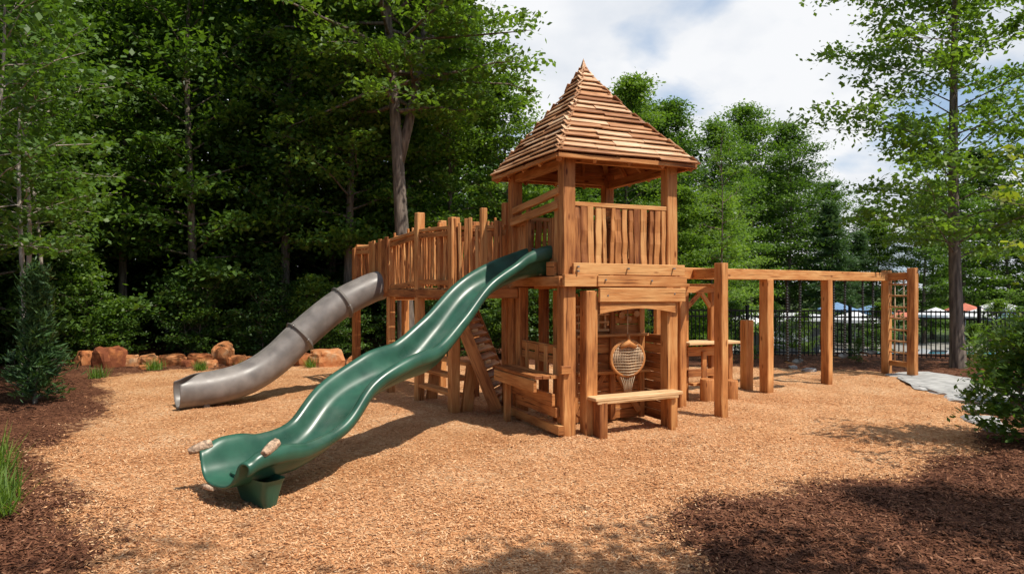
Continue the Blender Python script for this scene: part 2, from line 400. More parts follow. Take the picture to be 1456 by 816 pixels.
for i in range(seg):
    (a0,t0),(a1,t1) = top[i],top[i+1]; b0_ = bot[i][1]; b1_ = bot[i+1][1]
    m.face([T(a0,-.185,b0_),T(a1,-.185,b1_),T(a1,-.185,t1),T(a0,-.185,t0)], .5)
    m.face([T(a0,-.14,b0_),T(a1,-.14,b1_),T(a1,-.185,b1_),T(a0,-.185,b0_)], .3)
    m.face([T(a0,-.14,t0),T(a1,-.14,t1),T(a1,-.14,b1_),T(a0,-.14,b0_)], .3)
part('arch_board', m, CEDAR, tower)
for (a, z) in [(.08,2.38),(.08,2.32),(.52,2.2),(1.70,2.37),(1.70,2.0),(.9,2.36),(1.3,2.19),(.55,1.98)]:
    m = MB(); m.tube([T(a,-.175,z), T(a,-.225,z)], .013, 8)
    part('bolt', m, STEEL, tower)

def railing(parent, A, B, z0, z1, n, sw=.075, th=.035, up=None, irregular=.03, rail=True, skip=0, dz=0, name='railing', off=None, label=None):
    m = MB(); A = Vector(A); B = Vector(B); d = (B-A); L = d.length; dn = d.normalized(); nrm = Vector((dn.y, -dn.x, 0))
    dzv = UP*dz
    if rail:
        m.beam(A+UP*z1, B+UP*z1+dzv, .09, .06, tone=.75, segs=4, jit=.004)
        m.beam(A+UP*(z1-.10)+nrm*-.035, B+UP*(z1-.10)+dzv-nrm*.035, .03, .09, tone=.35)
        m.beam(A+UP*(z0+.05)-nrm*.035, B+UP*(z0+.05)+dzv-nrm*.035, .03, .09, tone=.35)
    for i in range(n):
        if random.random() < skip: continue
        k = (i+.5)/n
        p = A+d*k+dzv*k+nrm*.02
        if irregular > .04: p = p+nrm*.045
        w = sw*random.uniform(.6, 1.3); tilt = random.uniform(-.03, .03)
        top = z1 - .03 + (random.uniform(-.08, irregular) if irregular > .04 else 0)
        p0 = p+UP*(z0-random.uniform(0,.05)); p1 = p+dn*tilt+UP*top
        m.beam(p0, p1, th, w, up=dn, segs=5, jit=.010, wj=.16)
    return part(name, m, CEDAR, parent, .005, label=label)
railing(tower, T(.10,-.02,0), T(W-.09,-.02,0), 2.42, 3.27, 14, sw=.082)
railing(tower, T(W,.10,0), T(W,W-.1,0), 2.42, 3.25, 14, sw=.08)
railing(tower, T(.1,W,0), T(W-.1,W,0), 2.3, 3.22, 13, sw=.08)
railing(tower, T(0,1.2,0), T(0,W-.08,0), 2.3, 3.22, 5, sw=.08)
m = MB()
m.beam(T(-.08,.02,3.46), T(-.08,W-.1,3.32), .07, .10, segs=5, jit=.01, wj=.1, tone=.8)
m.beam(T(-.10,.05,3.26), T(-.10,W-.1,3.14), .06, .12, segs=5, jit=.01, wj=.1, tone=.6)
m.beam(T(-.05,.18,2.3), T(-.05,.16,3.5), .05, .13, up=Vv); m.beam(T(-.05,.31,2.3), T(-.05,.31,3.1), .04, .10, up=Vv)
m.beam(T(-.05,1.12,2.3), T(-.05,1.14,3.35), .05, .10, up=Vv)
part('slide_gate', m, CEDAR, tower, .006)

# side bench
m = MB()
for z, w in ((1.20,.13),(1.05,.12)): m.beam(T(-.04,.12,z), T(-.04,1.35,z), .05, w, segs=4, wj=.06, jit=.006)
for b in (.2,.5,.8,1.15): m.beam(T(-.07,b,.8), T(-.07,b,1.24), .03, .09, up=Vv)
for a in (-.42,-.30,-.18): m.beam(T(a,.02,.84), T(a,1.5,.84), .11, .05, segs=4)
m.beam(T(-.46,.05,.72), T(-.46,1.5,.72), .05, .17, segs=4, tone=.6)
m.beam(T(-.20,.0,.52), T(-.20,1.4,.52), .05, .17, segs=4, tone=.4); m.beam(T(-.14,.0,.34), T(-.14,1.4,.34), .05, .14, tone=.3)
m.beam(T(-.13,-.1,.11), T(-.13,1.7,.11), .09, .13, tone=.75, segs=4)
m.beam(T(-.3,1.4,-.05), T(-.3,1.4,.82), .09, .09)
m.beam(T(-.15,-.12,.95), T(.0,-.12,.95), .05, .11)
part('side_bench', m, CEDAR, tower, .006)
m = MB()
m.beam(T(.26,-.24,.545), T(W+.02,-.18,.545), .26, .05, tone=.95, segs=5, wj=.03, jit=.004)
m.beam(T(.30,-.34,.50), T(W-.05,-.29,.50), .035, .05, tone=.7)
part('bench_seat', m, PALEW, tower, .008)
m = MB(); m.beam(T(.40,-.26,-.1), T(.40,-.26,.50), .19, .13, up=U); part('bench_leg', m, CEDAR, tower, .01)
m = MB(); m.beam(T(W-.10,-.20,-.1), T(W-.10,-.20,.50), .09, .09, up=U); part('bench_leg', m, CEDAR, tower, .01)
# inner play panel
m = MB(); b0 = .60
for i in range(5): m.beam(T(.50+i*.12,b0-.03,1.42), T(.50+i*.12,b0-.03,1.82), .025, .035, up=U, tone=.8)
for z in (1.44,1.56,1.68,1.80): m.beam(T(.46,b0-.055,z), T(1.04,b0-.055,z), .025, .035, tone=.8)
part('lattice_panel', m, PALEW, tower, .003)
m = MB()
for i in range(13):
    z = .12+i*.147
    m.beam(T(.42,b0+.03,z), T(W-.05,b0+.03,z), .035, .136, segs=4, jit=.004, wj=.02, tone=random.uniform(.1,.6))
    if i < 9: m.beam(T(W+.02,.1,z), T(W+.02,W-.1,z), .035, .136, segs=4, jit=.004, wj=.02)
m.beam(T(.42,b0-.08,1.36), T(W-.06,b0-.08,1.36), .18, .04, tone=.9); m.beam(T(.42,b0-.10,.80), T(W-.06,b0-.10,.80), .22, .045, tone=.9)
for a in (.46,1.12,W-.10): m.beam(T(a,b0-.02,.05), T(a,b0-.02,2.0), .06, .09, up=U)
m.beam(T(.5,b0-.05,.15), T(.95,b0-.05,.75), .03, .09); m.beam(T(1.6,b0-.05,.15), T(1.2,b0-.05,.75), .03, .09)
part('play_panel', m, CEDAR, tower, .005)
for (a,z,r) in ((1.28,1.66,.05),(1.42,1.60,.04),(1.56,1.68,.05)):
    m = MB(); m.tube([T(a,b0,z),T(a,b0-.05,z)], r, 14); part('round_knob', m, PALEW, tower)
# woven hoop
ring = thing('string_harp', T(1.10,.1,1.0), 'rounded wooden hoop woven with brown twine', 'string toy')
m = MB(); cx = 1.10; bz = .12; RX = .29; RZ = .26; CZ = 1.04
pts = []
for i in range(33):
    th = 2*math.pi*i/32; a = RX*math.sin(th); z = CZ+RZ*math.cos(th)
    pts.append(T(cx+a, bz, z))
m.tube(pts, .024, 8, cap=False)
part('hoop_rim', m, CEDAR, ring)
m = MB()
for i in range(19):
    k = (i+.5)/19; a = -RX*.94+RX*1.88*k; zt = CZ+RZ*math.sqrt(max(0, 1-(a/RX)**2))
    zb = CZ-RZ*math.sqrt(max(0, 1-(a/RX)**2))
    m.tube([T(cx+a,bz,zt), T(cx+a*.99,bz-.03,CZ), T(cx+a,bz,zb)], .008, 5)
for i in range(7):
    a = -.12+.04*i
    m.tube([T(cx+a*1.1,bz,CZ-RZ*.93), T(cx+a*.6,bz-.01,.64), T(cx+a*.5,bz,.54)], .0065, 5)
for i in range(12):
    zz = CZ-RZ*.9+RZ*1.8*i/11; dz_ = (zz-CZ)/RZ; wv = RX*.96*math.sqrt(max(.05,1-dz_*dz_))
    m.tube([T(cx-wv,bz-.01,zz), T(cx,bz-.04,zz-.012), T(cx+wv,bz-.01,zz)], .008, 5)
m.tube([T(cx,bz,CZ+RZ), T(cx,bz,1.84)], .008, 5)
part('twine', m, TWINE, ring)
m = MB(); m.tube([T(cx-.14,bz-.03,CZ+.17), T(cx-.02,bz-.05,CZ+.23), T(cx+.12,bz-.03,CZ+.17)], [.03,.05,.03], 10); m.tube([T(cx,bz-.03,CZ+.22), T(cx,bz-.03,CZ+.36)], [.035,.015], 8)
part('wooden_cap', m, CEDAR, ring)

# roof of thin shakes
C = T(W/2-.10, W/2, 0); ov = .28; ze = 3.92; za = 5.53
E = [T(-ov,-ov,ze), T(W+ov,-ov,ze), T(W+ov,W+ov,ze), T(-ov,W+ov,ze)]
apex = Vector((C.x, C.y, za))
def rp_(corner, t):
    rr = (1-t)**1.20
    p = Vector((C.x,C.y,0))+(Vector((corner.x,corner.y,0))-Vector((C.x,C.y,0)))*rr
    return p+UP*(ze+(za-ze)*t)
m = MB(); nC = 18
for fi in range(4):
    A = E[fi]; B = E[(fi+1) % 4]; along = (B-A).normalized()
    for k in range(nC):
        t0 = k/nC; t1 = min(.995,(k+1)/nC)
        P0 = rp_(A,t0); P1 = rp_(B,t0); Q0 = rp_(A,t1); Q1 = rp_(B,t1)
        ups = ((Q0+Q1)-(P0+P1))/2; ex = ups.length*1.42; upsl = ups.normalized(); nrm = along.cross(upsl).normalized()
        if nrm.z < 0: nrm = -nrm
        Lk = (P1-P0).length
        nb = max(1, int(Lk/.62+random.random()*.9))
        cuts = [0]+sorted([min(.92, max(.08, (i+1)/nb+random.uniform(-.3,.3)/nb)) for i in range(nb-1)])+[1]
        for i in range(nb):
            a0 = P0+(P1-P0)*cuts[i]; a1 = P0+(P1-P0)*cuts[i+1]
            if i == 0: a0 = a0-along*random.uniform(-.01,.045)
            if i == nb-1: a1 = a1+along*random.uniform(-.01,.045)
            o = upsl*(ex*.42+random.uniform(-.022,.012)) + nrm*(.030+random.uniform(-.004,.010)); o2 = upsl*random.uniform(-.014,.014)+nrm*random.uniform(-.005,.005)
            nn = (nrm+upsl*random.uniform(.24,.36)).normalized()
            m.beam(a0+o, a1+o+o2-along*.006, ex*random.uniform(.92,1.04), .016, up=nn, segs=4, wj=.05, jit=.002, tone=random.random())
roof = part('roof', m, ROOFW, tower)
m = MB()
for fi in range(4):
    A = E[fi]; B = E[(fi+1) % 4]
    for k in range(6):
        t0 = k/6; t1 = (k+1)/6*.99
        m.face([rp_(A,t0)-UP*.03, rp_(B,t0)-UP*.03, rp_(B,t1)-UP*.03, rp_(A,t1)-UP*.03], .1)
part('roof_lining', m, CEDAR, roof)
m = MB()
q = .085; zc = za-.17
pk = [Vector((C.x, C.y, 0))+U*(q*a)+Vv*(q*b)+UP*zc for a, b in ((-1,-1),(1,-1),(1,1),(-1,1))]
tip = Vector((C.x, C.y, za+.16))
for i in range(4): m.face([pk[i], pk[(i+1)%4], tip], .8-.2*i)
m.face(pk[::-1], .3)
part('roof_cap', m, ROOFW, roof)
m = MB()
for (a0,b0_,a1,b1) in ((-.12,-.0,W+.12,-.0),(-.12,W,W+.12,W)):
    m.beam(T(a0,b0_,3.93), T(a1,b1,3.93), .09, .14, tone=.6)
for a in (0, W): m.beam(T(a,-.1,3.86), T(a,W+.1,3.86), .09, .13, tone=.5)
for fi in range(4):
    A = E[fi]; B = E[(fi+1)%4]
    m.beam(rp_(A,.02)-UP*.10, rp_(A,.6)-UP*.12, .07, .10)
    for k in (.25,.5,.75):
        p = A.lerp(B,k)
        m.beam(p-UP*.07, p.lerp(Vector((C.x,C.y,za-.45)),.40)-UP*.10, .05, .08)
    m.beam(A-UP*.03, B-UP*.03, .05, .06, tone=.4)
part('rafter', m, CEDAR, roof, .004)

# ------------------------------------------------------------------ walkway
G = [Vector((-.97,11.4,0)), Vector((-1.70,12.55,0)), Vector((-2.46,13.86,0)), Vector((-3.42,15.0,0))]
nw = Vector((.855,.518,0))*1.15
Hh = [p+nw for p in G]; Hh[0] = T(.0, W+.35, 0)
walk = thing('elevated_walkway', (G[1]+Hh[1])/2, 'raised cedar walkway with uneven slat railings on tall posts', 'play bridge')
for p, zt, w_ in zip(G, [3.26,3.46,3.06,2.95], [.16,.15,.14,.15]): post(walk, p, -.15, zt, w_, up=nw)
for p, zt in zip(Hh, [3.52,3.35,3.5,3.1]): post(walk, p, -.15, zt, .14, up=nw)
post(walk, T(-.62,W-.15,0), 1.9, 3.35, .10); post(walk, G[0].lerp(G[1],.42)+nw*.03, 1.9, 3.22, .09, up=nw)
m = MB()
for s in range(3):
    n = 9
    for i in range(n):
        k = (i+.5)/n
        m.beam(G[s].lerp(G[s+1],k)+UP*2.06-nw*.03, Hh[s].lerp(Hh[s+1],k)+UP*2.06+nw*.03, .14, .04)
    m.beam(G[s]+UP*1.98-nw*.04, G[s+1]+UP*1.98-nw*.04, .06, .15, tone=.1); m.beam(Hh[s]+UP*1.98, Hh[s+1]+UP*1.98, .06, .15, tone=.1)
for i in range(8):
    k = (i+.5)/8
    m.beam(G[0].lerp(T(-.1,W-.35,0),k)+UP*2.10, Hh[0].lerp(T(-.05,W+.2,0),k)+UP*2.10, .13, .04)
m.beam(G[0]+UP*2.0, T(-.1,W-.35,2.0), .06, .16, tone=.3)
m.beam(G[0]+UP*1.98, Hh[0]+UP*1.98, .08, .14, tone=.3); m.beam(G[2]+UP*1.9, Hh[2]+UP*1.9, .08, .14, tone=.3)
part('walkway_deck', m, CEDAR, walk, .004)
railing(walk, G[0], G[1], 2.12, 3.10, 13, sw=.062, irregular=.22, dz=.03)
railing(walk, G[1], G[2], 2.12, 3.12, 14, sw=.062, irregular=.20, dz=-.08)
railing(walk, G[2], G[3], 2.12, 2.95, 10, sw=.085, irregular=.08)
railing(walk, G[3], Hh[3], 2.12, 3.0, 8, sw=.1)
for s in range(3): railing(walk, Hh[s], Hh[s+1], 2.12, 3.14, 10, sw=.055, irregular=.24)
railing(walk, G[0], T(-.2,W-.05,0), 2.15, 3.08, 9, sw=.065, irregular=.20)
m = MB()
for i in range(6):
    k = i/5
    m.beam(G[2].lerp(G[3],k*.45)-nw*.08+UP*2.0, G[2].lerp(G[3],k*.45)-nw*.08+UP*(3.04-.05*k+random.uniform(0,.08)), .03, .12, up=(G[3]-G[2]).normalized())
part('entry_panel', m, CEDAR, walk, .004)

# climbing ramp
ramp_o = thing('climbing_ramp', (-.45,12.0,0), 'sloping brown plank climbing ramp with foot holds', 'climbing ramp')
m = MB()
rp = []
for i in range(13):
    k = i/12
    rp.append(Vector((-.80+.66*k, 11.75-.05*k, 1.70-1.62*k+.10*math.sin(math.pi*k))))
rw = Vector((.22,.85,0))
for i in range(12):
    a = rp[i]; b = rp[i+1]; c = (a+b)/2; d = (b-a)
    m.beam(c-rw*.5, c+rw*.5, d.length*.94, .045, up=Vector((.5,.1,.8)), tone=random.uniform(0,.45))
m.beam(rp[0]-rw*.54, rp[12]-rw*.54, .05, .20, tone=.35, up=(.7,0,.3)); m.beam(rp[0]+rw*.54, rp[12]+rw*.54, .05, .16, tone=.3, up=(.7,0,.3))
part('ramp_planks', m, CEDAR, ramp_o, .004)
for i in range(1, 12, 2):
    m = MB()
    c = (rp[i]+rp[i+1])/2+Vector((-.03,-.02,.05))
    m.beam(c-rw*.25, c+rw*.1, .07, .06, tone=.9)
    part('foot_hold', m, PALEW, ramp_o, .01)

steps = thing('log_steps', (-1.2,12.2,0), 'low cedar plank steps between the walkway posts', 'steps')
for (z, o) in ((.78,.0),(.55,-.15),(.3,-.3)):
    m = MB(); m.beam(G[0]+nw*(.35+o)+UP*z, G[1]+nw*(.35+o)+UP*z, .22, .06, segs=4)
    part('tread', m, CEDAR, steps, .006)
for gp in (G[0], G[1]):
    m = MB(); m.beam(gp+nw*.2-UP*.05, gp+nw*.3+UP*.78, .08, .2, up=nw); part('step_support', m, CEDAR, steps, .006)

# ------------------------------------------------------------------ green slide
def catmull(P, n):
    P = [Vector(p) for p in P]; out = []
    P = [P[0]*2-P[1]]+P+[P[-1]*2-P[-2]]
    for i in range(1, len(P)-2):
        for j in range(n):
            t = j/n; a, b, c, d = P[i-1:i+3]
            out.append(.5*((2*b)+(c-a)*t+(2*a-5*b+4*c-d)*t*t+(3*b-a-3*c+d)*t**3))
    out.append(P[-2]); return out
path = catmull([(.62,10.36,2.28),(.40,10.27,2.28),(-.02,10.08,2.20),(-.46,9.70,1.96),(-.84,9.30,1.45),(-1.17,8.90,1.05),(-1.51,8.48,.93),(-1.88,8.05,.73),(-2.12,7.62,.38),(-2.38,7.20,.21),(-2.60,6.88,.20),(-2.86,6.56,.19)], 10)
prof = [(-.405,.13),(-.430,.18),(-.425,.225),(-.385,.25),(-.345,.235),(-.32,.19),(-.30,.13),(-.265,.07),(-.21,.025),(-.13,.003),(-.045,-.004)]
prof = prof+[(-a,b) for a,b in prof[::-1]]
def mesh_grid(name, rows, mat, closed=False):
    me = bpy.data.meshes.new(name); v = [tuple(p) for r in rows for p in r]; n = len(rows[0]); f = []
    for i in range(len(rows)-1):
        for j in range(n-1): f.append((i*n+j, i*n+j+1, (i+1)*n+j+1, (i+1)*n+j))
    me.from_pydata(v, [], f); me.polygons.foreach_set('use_smooth', [True]*len(f)); me.materials.append(mat); me.update()
    return me
rows = []; nP = len(path); frames = []
for i, p in enumerate(path):
    d = (path[min(i+1,nP-1)]-path[max(i-1,0)]).normalized(); dh = Vector((d.x,d.y,0)).normalized()
    lat = Vector((-dh.y, dh.x, 0)); nn = lat.cross(d); nn = nn if nn.z > 0 else -nn
    k = i/(nP-1)
    hs = 1.05 + .25*math.exp(-((k-.08)/.08)**2) + .20*math.sin(k*15+.5)*(1-float(smooth(.75,.85,k))) + .22*float(smooth(.78,.90,k)) - .30*float(smooth(.93,1,k))
    ws = 1.0 + .07*math.sin(k*13+1)*(1-float(smooth(.75,.85,k))) + .10*float(smooth(.80,.95,k))
    frames.append((p, lat, nn, dh, hs, ws))
    rows.append([p+lat*(a*ws)+nn*(b*float(hs)*1.12)-dh*(.09*float(smooth(.95,1,k))*(abs(a)/.43)**3) for a, b in prof])
slide = thing('plastic_slide', (-2.2,7.4,0), 'wavy dark green plastic slide attached to the tower deck', 'slide')
def addgrid(name, me, parent, thick, sub=1):
    o = part(name, me, None, parent)
    s = o.modifiers.new('Solidify','SOLIDIFY'); s.thickness = thick; s.offset = 0
    if sub: ss = o.modifiers.new('Sub','SUBSURF'); ss.levels = sub; ss.render_levels = sub
    return o
addgrid('chute', mesh_grid('chute', rows, GREEN), slide, .035)
pe, lat, nn, dh, _, _ = frames[-11]
rows = []
for i in range(10):
    k = i/9; z = pe.z+.05-(pe.z+.09)*k
    wd = .33-.11*(k**.7); off = dh*(.06-.02*k)+lat*.15
    ring_ = []
    for j in range(25):
        th = math.pi*2*j/24
        ring_.append(Vector((pe.x,pe.y,z))+off+lat*(wd*math.copysign(abs(math.cos(th))**.3, math.cos(th)))+dh*((.13-.06*k)*math.copysign(abs(math.sin(th))**.4, math.sin(th))))
    rows.append(ring_)
part('support_leg', mesh_grid('support_leg', rows, GREEN), None, slide)
def stub(p, d, r, L):
    m = MB(); p = Vector(p); d = Vector(d).normalized()
    m.tube([p-d*L*.5, p-d*L*.47, p-d*.15*L, p+d*L*.25, p+d*L*.5], [r*.7, r*.95, r*1.08, r*.9, r*.6], 7)
    return part('lip_stub', m, STUB, slide)
for sg, back in ((1,-9),(-1,-3)):
    q0, l0, n0, d0, h0, w0 = frames[back]
    stub(q0+l0*(sg*.395*w0)+n0*(.25*h0*1.12+.005), d0*.8+n0*-.25+l0*sg*.35, .052, .23)
q0, l0, n0, d0, h0, w0 = frames[-1]
stub(q0+n0*-.035-l0*.12, l0, .026, .20)

# ------------------------------------------------------------------ tube slide
tube_s = thing('tube_slide', (-4.6,12.6,0), 'weathered grey plastic tube slide coming down from the walkway end', 'slide')
tp = catmull([(-2.72,14.15,2.14),(-2.95,14.0,2.05),(-3.47,13.65,1.74),(-4.05,13.25,1.20),(-4.48,12.90,.72),(-4.88,12.55,.43),(-5.33,12.15,.31),(-5.80,11.80,.29)], 9)
rows = []; nT = len(tp); fr2 = []
for i, p in enumerate(tp):
    d = (tp[min(i+1,nT-1)]-tp[max(i-1,0)]).normalized(); dh = Vector((d.x,d.y,0)).normalized(); lat = Vector((-dh.y,dh.x,0)); nn = lat.cross(d); nn = nn if nn.z > 0 else -nn
    k = i/(nT-1); fr2.append((p,lat,nn,dh))
    op = float(1-.32*smooth(.88,1,k)); r = .290
    row = []
    for j in range(33):
        th = (-math.pi+2*math.pi*j/32)*op
        row.append(p+lat*(math.sin(th)*r*(1.0+.12*(1-op)))+nn*(-math.cos(th)*r))
    rows.append(row)
addgrid('tube', mesh_grid('tube', rows, GREY), tube_s, .025, 1)
for idx_ in (17, 28):
    p, lat, nn, dh = fr2[idx_]; d = (tp[idx_+1]-tp[idx_-1]).normalized()
    rows = []
    for (o, r) in ((-.06,.295),(-.05,.31),(-.012,.31),(-.008,.35),(.008,.35),(.012,.31),(.05,.31),(.06,.295)):
        rows.append([p+d*o+lat*(math.sin(t)*r)+nn*(math.cos(t)*r) for t in [2*math.pi*j/32 for j in range(33)]])
    part('coupling_ring', mesh_grid('coupling_ring', rows, GREYD), None, tube_s)
    for j in range(5):
        t_ = 2*math.pi*j/5+.5; c = p+lat*(math.sin(t_)*.335)+nn*(math.cos(t_)*.335); mm = MB(); mm.tube([c-d*.03,c+d*.03],.014,6); part('bolt', mm, STEEL, tube_s)
p, lat, nn, dh = fr2[-8]
m = MB(); m.beam(Vector((p.x,p.y,-.1)), Vector((p.x,p.y,.06)), .34, .1, up=dh)
part('support_foot', m, GREYD, tube_s, .01)

# ------------------------------------------------------------------ swing set
SA = Vector((2.95,12.0,0)); SB = Vector((9.08,16.55,0)); sd_ = (SB-SA).normalized()
P1 = Vector((3.39,11.07,0)); P5 = Vector((9.30,15.85,0))
swf = thing('swing_set', (SA+SB)/2, 'long cedar swing beam on square posts with climbing net', 'swing set')
post(swf, P1, -.15, 2.49, .165, up=sd_); post(swf, P5, -.15, 2.54, .18, up=sd_)
def onb(t): return SA.lerp(SB, t)
for t in (.343,.64): post(swf, onb(t), -.15, 2.25, .20 if t<.5 else .18, up=sd_)
post(swf, SB, -.15, 2.50, .18, up=sd_)
post(swf, SA, -.15, 2.25, .17, up=sd_)
m = MB(); m.beam(SA-sd_*.1+UP*2.34, SB+sd_*.05+UP*2.34, .17, .20, segs=8, jit=.004, tone=.7)
part('beam', m, CEDAR, swf, .012)
m = MB(); m.beam(SB+UP*2.35, P5+UP*2.35, .12, .18); part('cross_beam', m, CEDAR, swf, .01)
m = MB(); m.beam(P1+UP*2.33, SA.lerp(SB,.05)+UP*2.33-Vector((0,.08,0)), .12, .17); part('cross_beam', m, CEDAR, swf, .01)
m = MB(); m.beam(SB+UP*.28, P5+UP*.28, .08, .12); part('cross_beam', m, CEDAR, swf, .01)
for i in range(7):
    m = MB(); z = .55+i*.27
    m.tube([SB+UP*z, (SB+P5)/2+UP*(z-.01), P5+UP*z], .021, 8)
    part('rung', m, PALEW, swf)
for k in (.33,.67):
    m = MB(); p_ = SB.lerp(P5,k)
    m.tube([p_+UP*.3, p_+UP*2.3], .016, 6); part('net_rope', m, TWINE, swf)
for t in (.47,.71,.88):
    c = onb(t); sw = thing('swing', c+UP*.55, 'black swing seat hanging on dark chains from the beam', 'swing', 'swings on the cedar beam')
    m = MB(); prev = None
    for i in range(7):
        k = i/6; p = c+sd_*(.22*(2*k-1))+UP*(.58-.05*math.sin(math.pi*k))
        if prev: m.beam(prev, p, .18, .035)
        prev = p
    part('seat', m, BLACK, sw)
    for s in (-1,1):
        m = MB(); p0 = c+sd_*(.22*s)+UP*.58; p1 = c+sd_*(.25*s)+UP*2.25
        m.tube([p0, p1], .016, 6)
        for j in range(30):
            m.tube([p0.lerp(p1,j/30), p0.lerp(p1,(j+.6)/30)], .030, 5)
        part('chain', m, ROPE, sw)

# ------------------------------------------------------------------ play kitchen
ph = thing('play_kitchen', (3.75,13.0,0), 'small open cedar play kitchen with pale table top', 'play kitchen')
PU = Vector((.93,.36,0)); PVv = Vector((-.36,.93,0)); PO = Vector((3.22,12.75,0))
def K(a,b,z): return PO+PU*a+PVv*b+UP*z
for (a,b,z) in ((0,0,2.02),(.62,0,2.0),(0,.9,2.0),(.62,.9,2.0)): post(ph, K(a,b,0), -.1, z, .12, up=PU)
m = MB()
for b in (0,.9): m.beam(K(-.15,b,2.05), K(.78,b,2.05), .1, .12)
m.beam(K(0,-.1,2.13), K(0,1.0,2.13), .1,.06); m.beam(K(.62,-.1,2.13), K(.62,1.0,2.13), .1,.06)
m.beam(K(.05,-.02,1.72), K(.35,-.02,2.0), .05,.08); m.beam(K(.57,-.02,1.72), K(.35,-.02,2.0), .05,.08)
m.beam(K(0,.9,1.4), K(.62,.9,1.4), .04,.3); m.beam(K(0,.9,1.75), K(.62,.9,1.75), .04,.1)
part('canopy_frame', m, CEDAR, ph, .006)
m = MB(); m.beam(K(-.1,-.05,1.06), K(1.05,-.05,1.06), .5, .05, tone=.95, segs=4); part('table_top', m, PALEW, ph, .008)
m = MB()
m.beam(K(0,-.08,.90), K(.98,-.08,.90), .05,.17); m.beam(K(0,-.1,.5), K(.62,-.1,.5), .05,.14); m.beam(K(.05,-.1,.3), K(.95,-.1,.3), .22,.05)
m.beam(K(.95,-.1,-.05), K(.95,-.1,1.02), .09,.09, up=PU); m.beam(K(.35,-.12,.3), K(.35,-.12,.9), .05,.1, up=PU)
part('counter_base', m, CEDAR, ph, .006)
bp = Vector((4.78,13.9,0)); bo = thing('wooden_post', bp, 'short thick square cedar post standing in wood chips', 'post')
post(bo, bp, -.1, 1.43, .19, up=PU, name='post_shaft')
for (a,b,r,h) in ((.25,-.35,.13,.42),(.75,-.4,.12,.38)):
    p = K(a,b,0); m = MB(); m.tube([p-UP*.05,p+UP*.02,p+UP*(h-.02),p+UP*h],[r*1.08,r*1.05,r,r*.93],14)
    st = thing('log_stool', p, 'short round cedar log stool on wood chips', 'stool', 'log stools'); part('seat_log', m, CEDAR, st)

# ------------------------------------------------------------------ boulders & flagstones
def boulder(name, loc, sx, sy, sz, seed, mat, label, cat, group):
    import bmesh
    bm = bmesh.new(); bmesh.ops.create_icosphere(bm, subdivisions=3, radius=1)
    o = Vector((seed*3.7, seed*1.3, seed*.7))
    for v in bm.verts:
        p = v.co.copy()
        c = Vector([math.copysign(abs(x)**.5, x) for x in p])
        c = c/max(1.0, c.length*.86)
        n = mnoise.noise(p*1.1+o)*.35+mnoise.noise(p*2.7+o)*.14
        c = c*(1+n)
        v.co = Vector((c.x*sx, c.y*sy, c.z*sz))
    me = bpy.data.meshes.new(name); bm.to_mesh(me); bm.free(); me.materials.append(mat)
    ob = bpy.data.objects.new(name, me); ob.location = loc; ob.rotation_euler = (0,0,seed*1.9); COL.objects.link(ob)
    ob['label'] = label; ob['category'] = cat; ob['group'] = group
    return ob
ROCKS = [(120,18.4,.32,.26,0),(157,18.0,.42,.38,1),(188,18.2,.22,.20,2),(212,18.6,.35,.18,3),(245,18.7,.45,.19,4),(285,18.5,.38,.22,0),(268,18.2,.2,.12,1),(300,17.9,.2,.12,2),(318,18.9,.40,.34,0),(338,18.3,.28,.19,1),(362,18.5,.35,.16,2),(388,18.5,.34,.14,4),(408,18.2,.22,.15,1),(430,18.3,.36,.24,0),(466,18.1,.48,.28,0),(448,18.6,.25,.2,1),(505,18.6,.3,.18,1),(205,17.6,.13,.08,1),(100,18.9,.3,.22,1),(610,18.9,.35,.22,0),(540,19,.3,.2,2)]
for i, (px, yy, s, hh, kk) in enumerate(ROCKS):
    xx = (px-728)/970*yy
    boulder('boulder', (xx, yy, hz(xx,yy)+hh*.45), s*.9, s*.65, hh, i+1.3, ROCK, 'rough orange brown sandstone boulder on mulch' if kk in (0,1) else 'flat pale tan sandstone slab on mulch', 'boulder', 'boulders edging the play area')
for i, (px, py, s) in enumerate([(1345,548,.80),(1375,556,.65),(1330,540,.6),(1400,568,.55),(1408,585,.3),(1395,600,.22),(1310,535,.5),(1430,560,.5),(1415,615,.15),(1150,528,.12),(1128,523,.10)]):
    yy = 2037/(py-408); xx = (px-728)/970*yy
    boulder('flagstone', (xx, yy, hz(xx,yy)+.03), s*1.3, s, .06, i+20.5, FLAG, 'flat grey flagstone lying in the mulch', 'flagstone', 'flagstones along the path')

# ------------------------------------------------------------------ vegetation
def leaves(name, Cc, size, mat, tone, upb=.8, asp=.55, dirs=None):
    n = len(Cc)
    nr = rng.normal(0, 1, (n,3)); nr[:,2] = np.abs(nr[:,2])+upb; nr /= np.linalg.norm(nr, axis=1)[:,None]
    r = rng.normal(0, 1, (n,3)) if dirs is None else dirs+rng.normal(0,.35,(n,3))
    t = r-(r*nr).sum(1)[:,None]*nr; t /= np.linalg.norm(t, axis=1)[:,None]+1e-9
    if dirs is not None:
        t = r/np.linalg.norm(r, axis=1)[:,None]
    b = np.cross(nr, t); b /= np.linalg.norm(b, axis=1)[:,None]+1e-9
    L = size[:,None]*.5; Wd = L*asp
    V = np.stack([Cc-t*L, Cc+b*Wd-t*L*.1, Cc+t*L, Cc-b*Wd-t*L*.1], 1)
    return quads_mesh(name, V, np.clip(tone,0,1), mat)

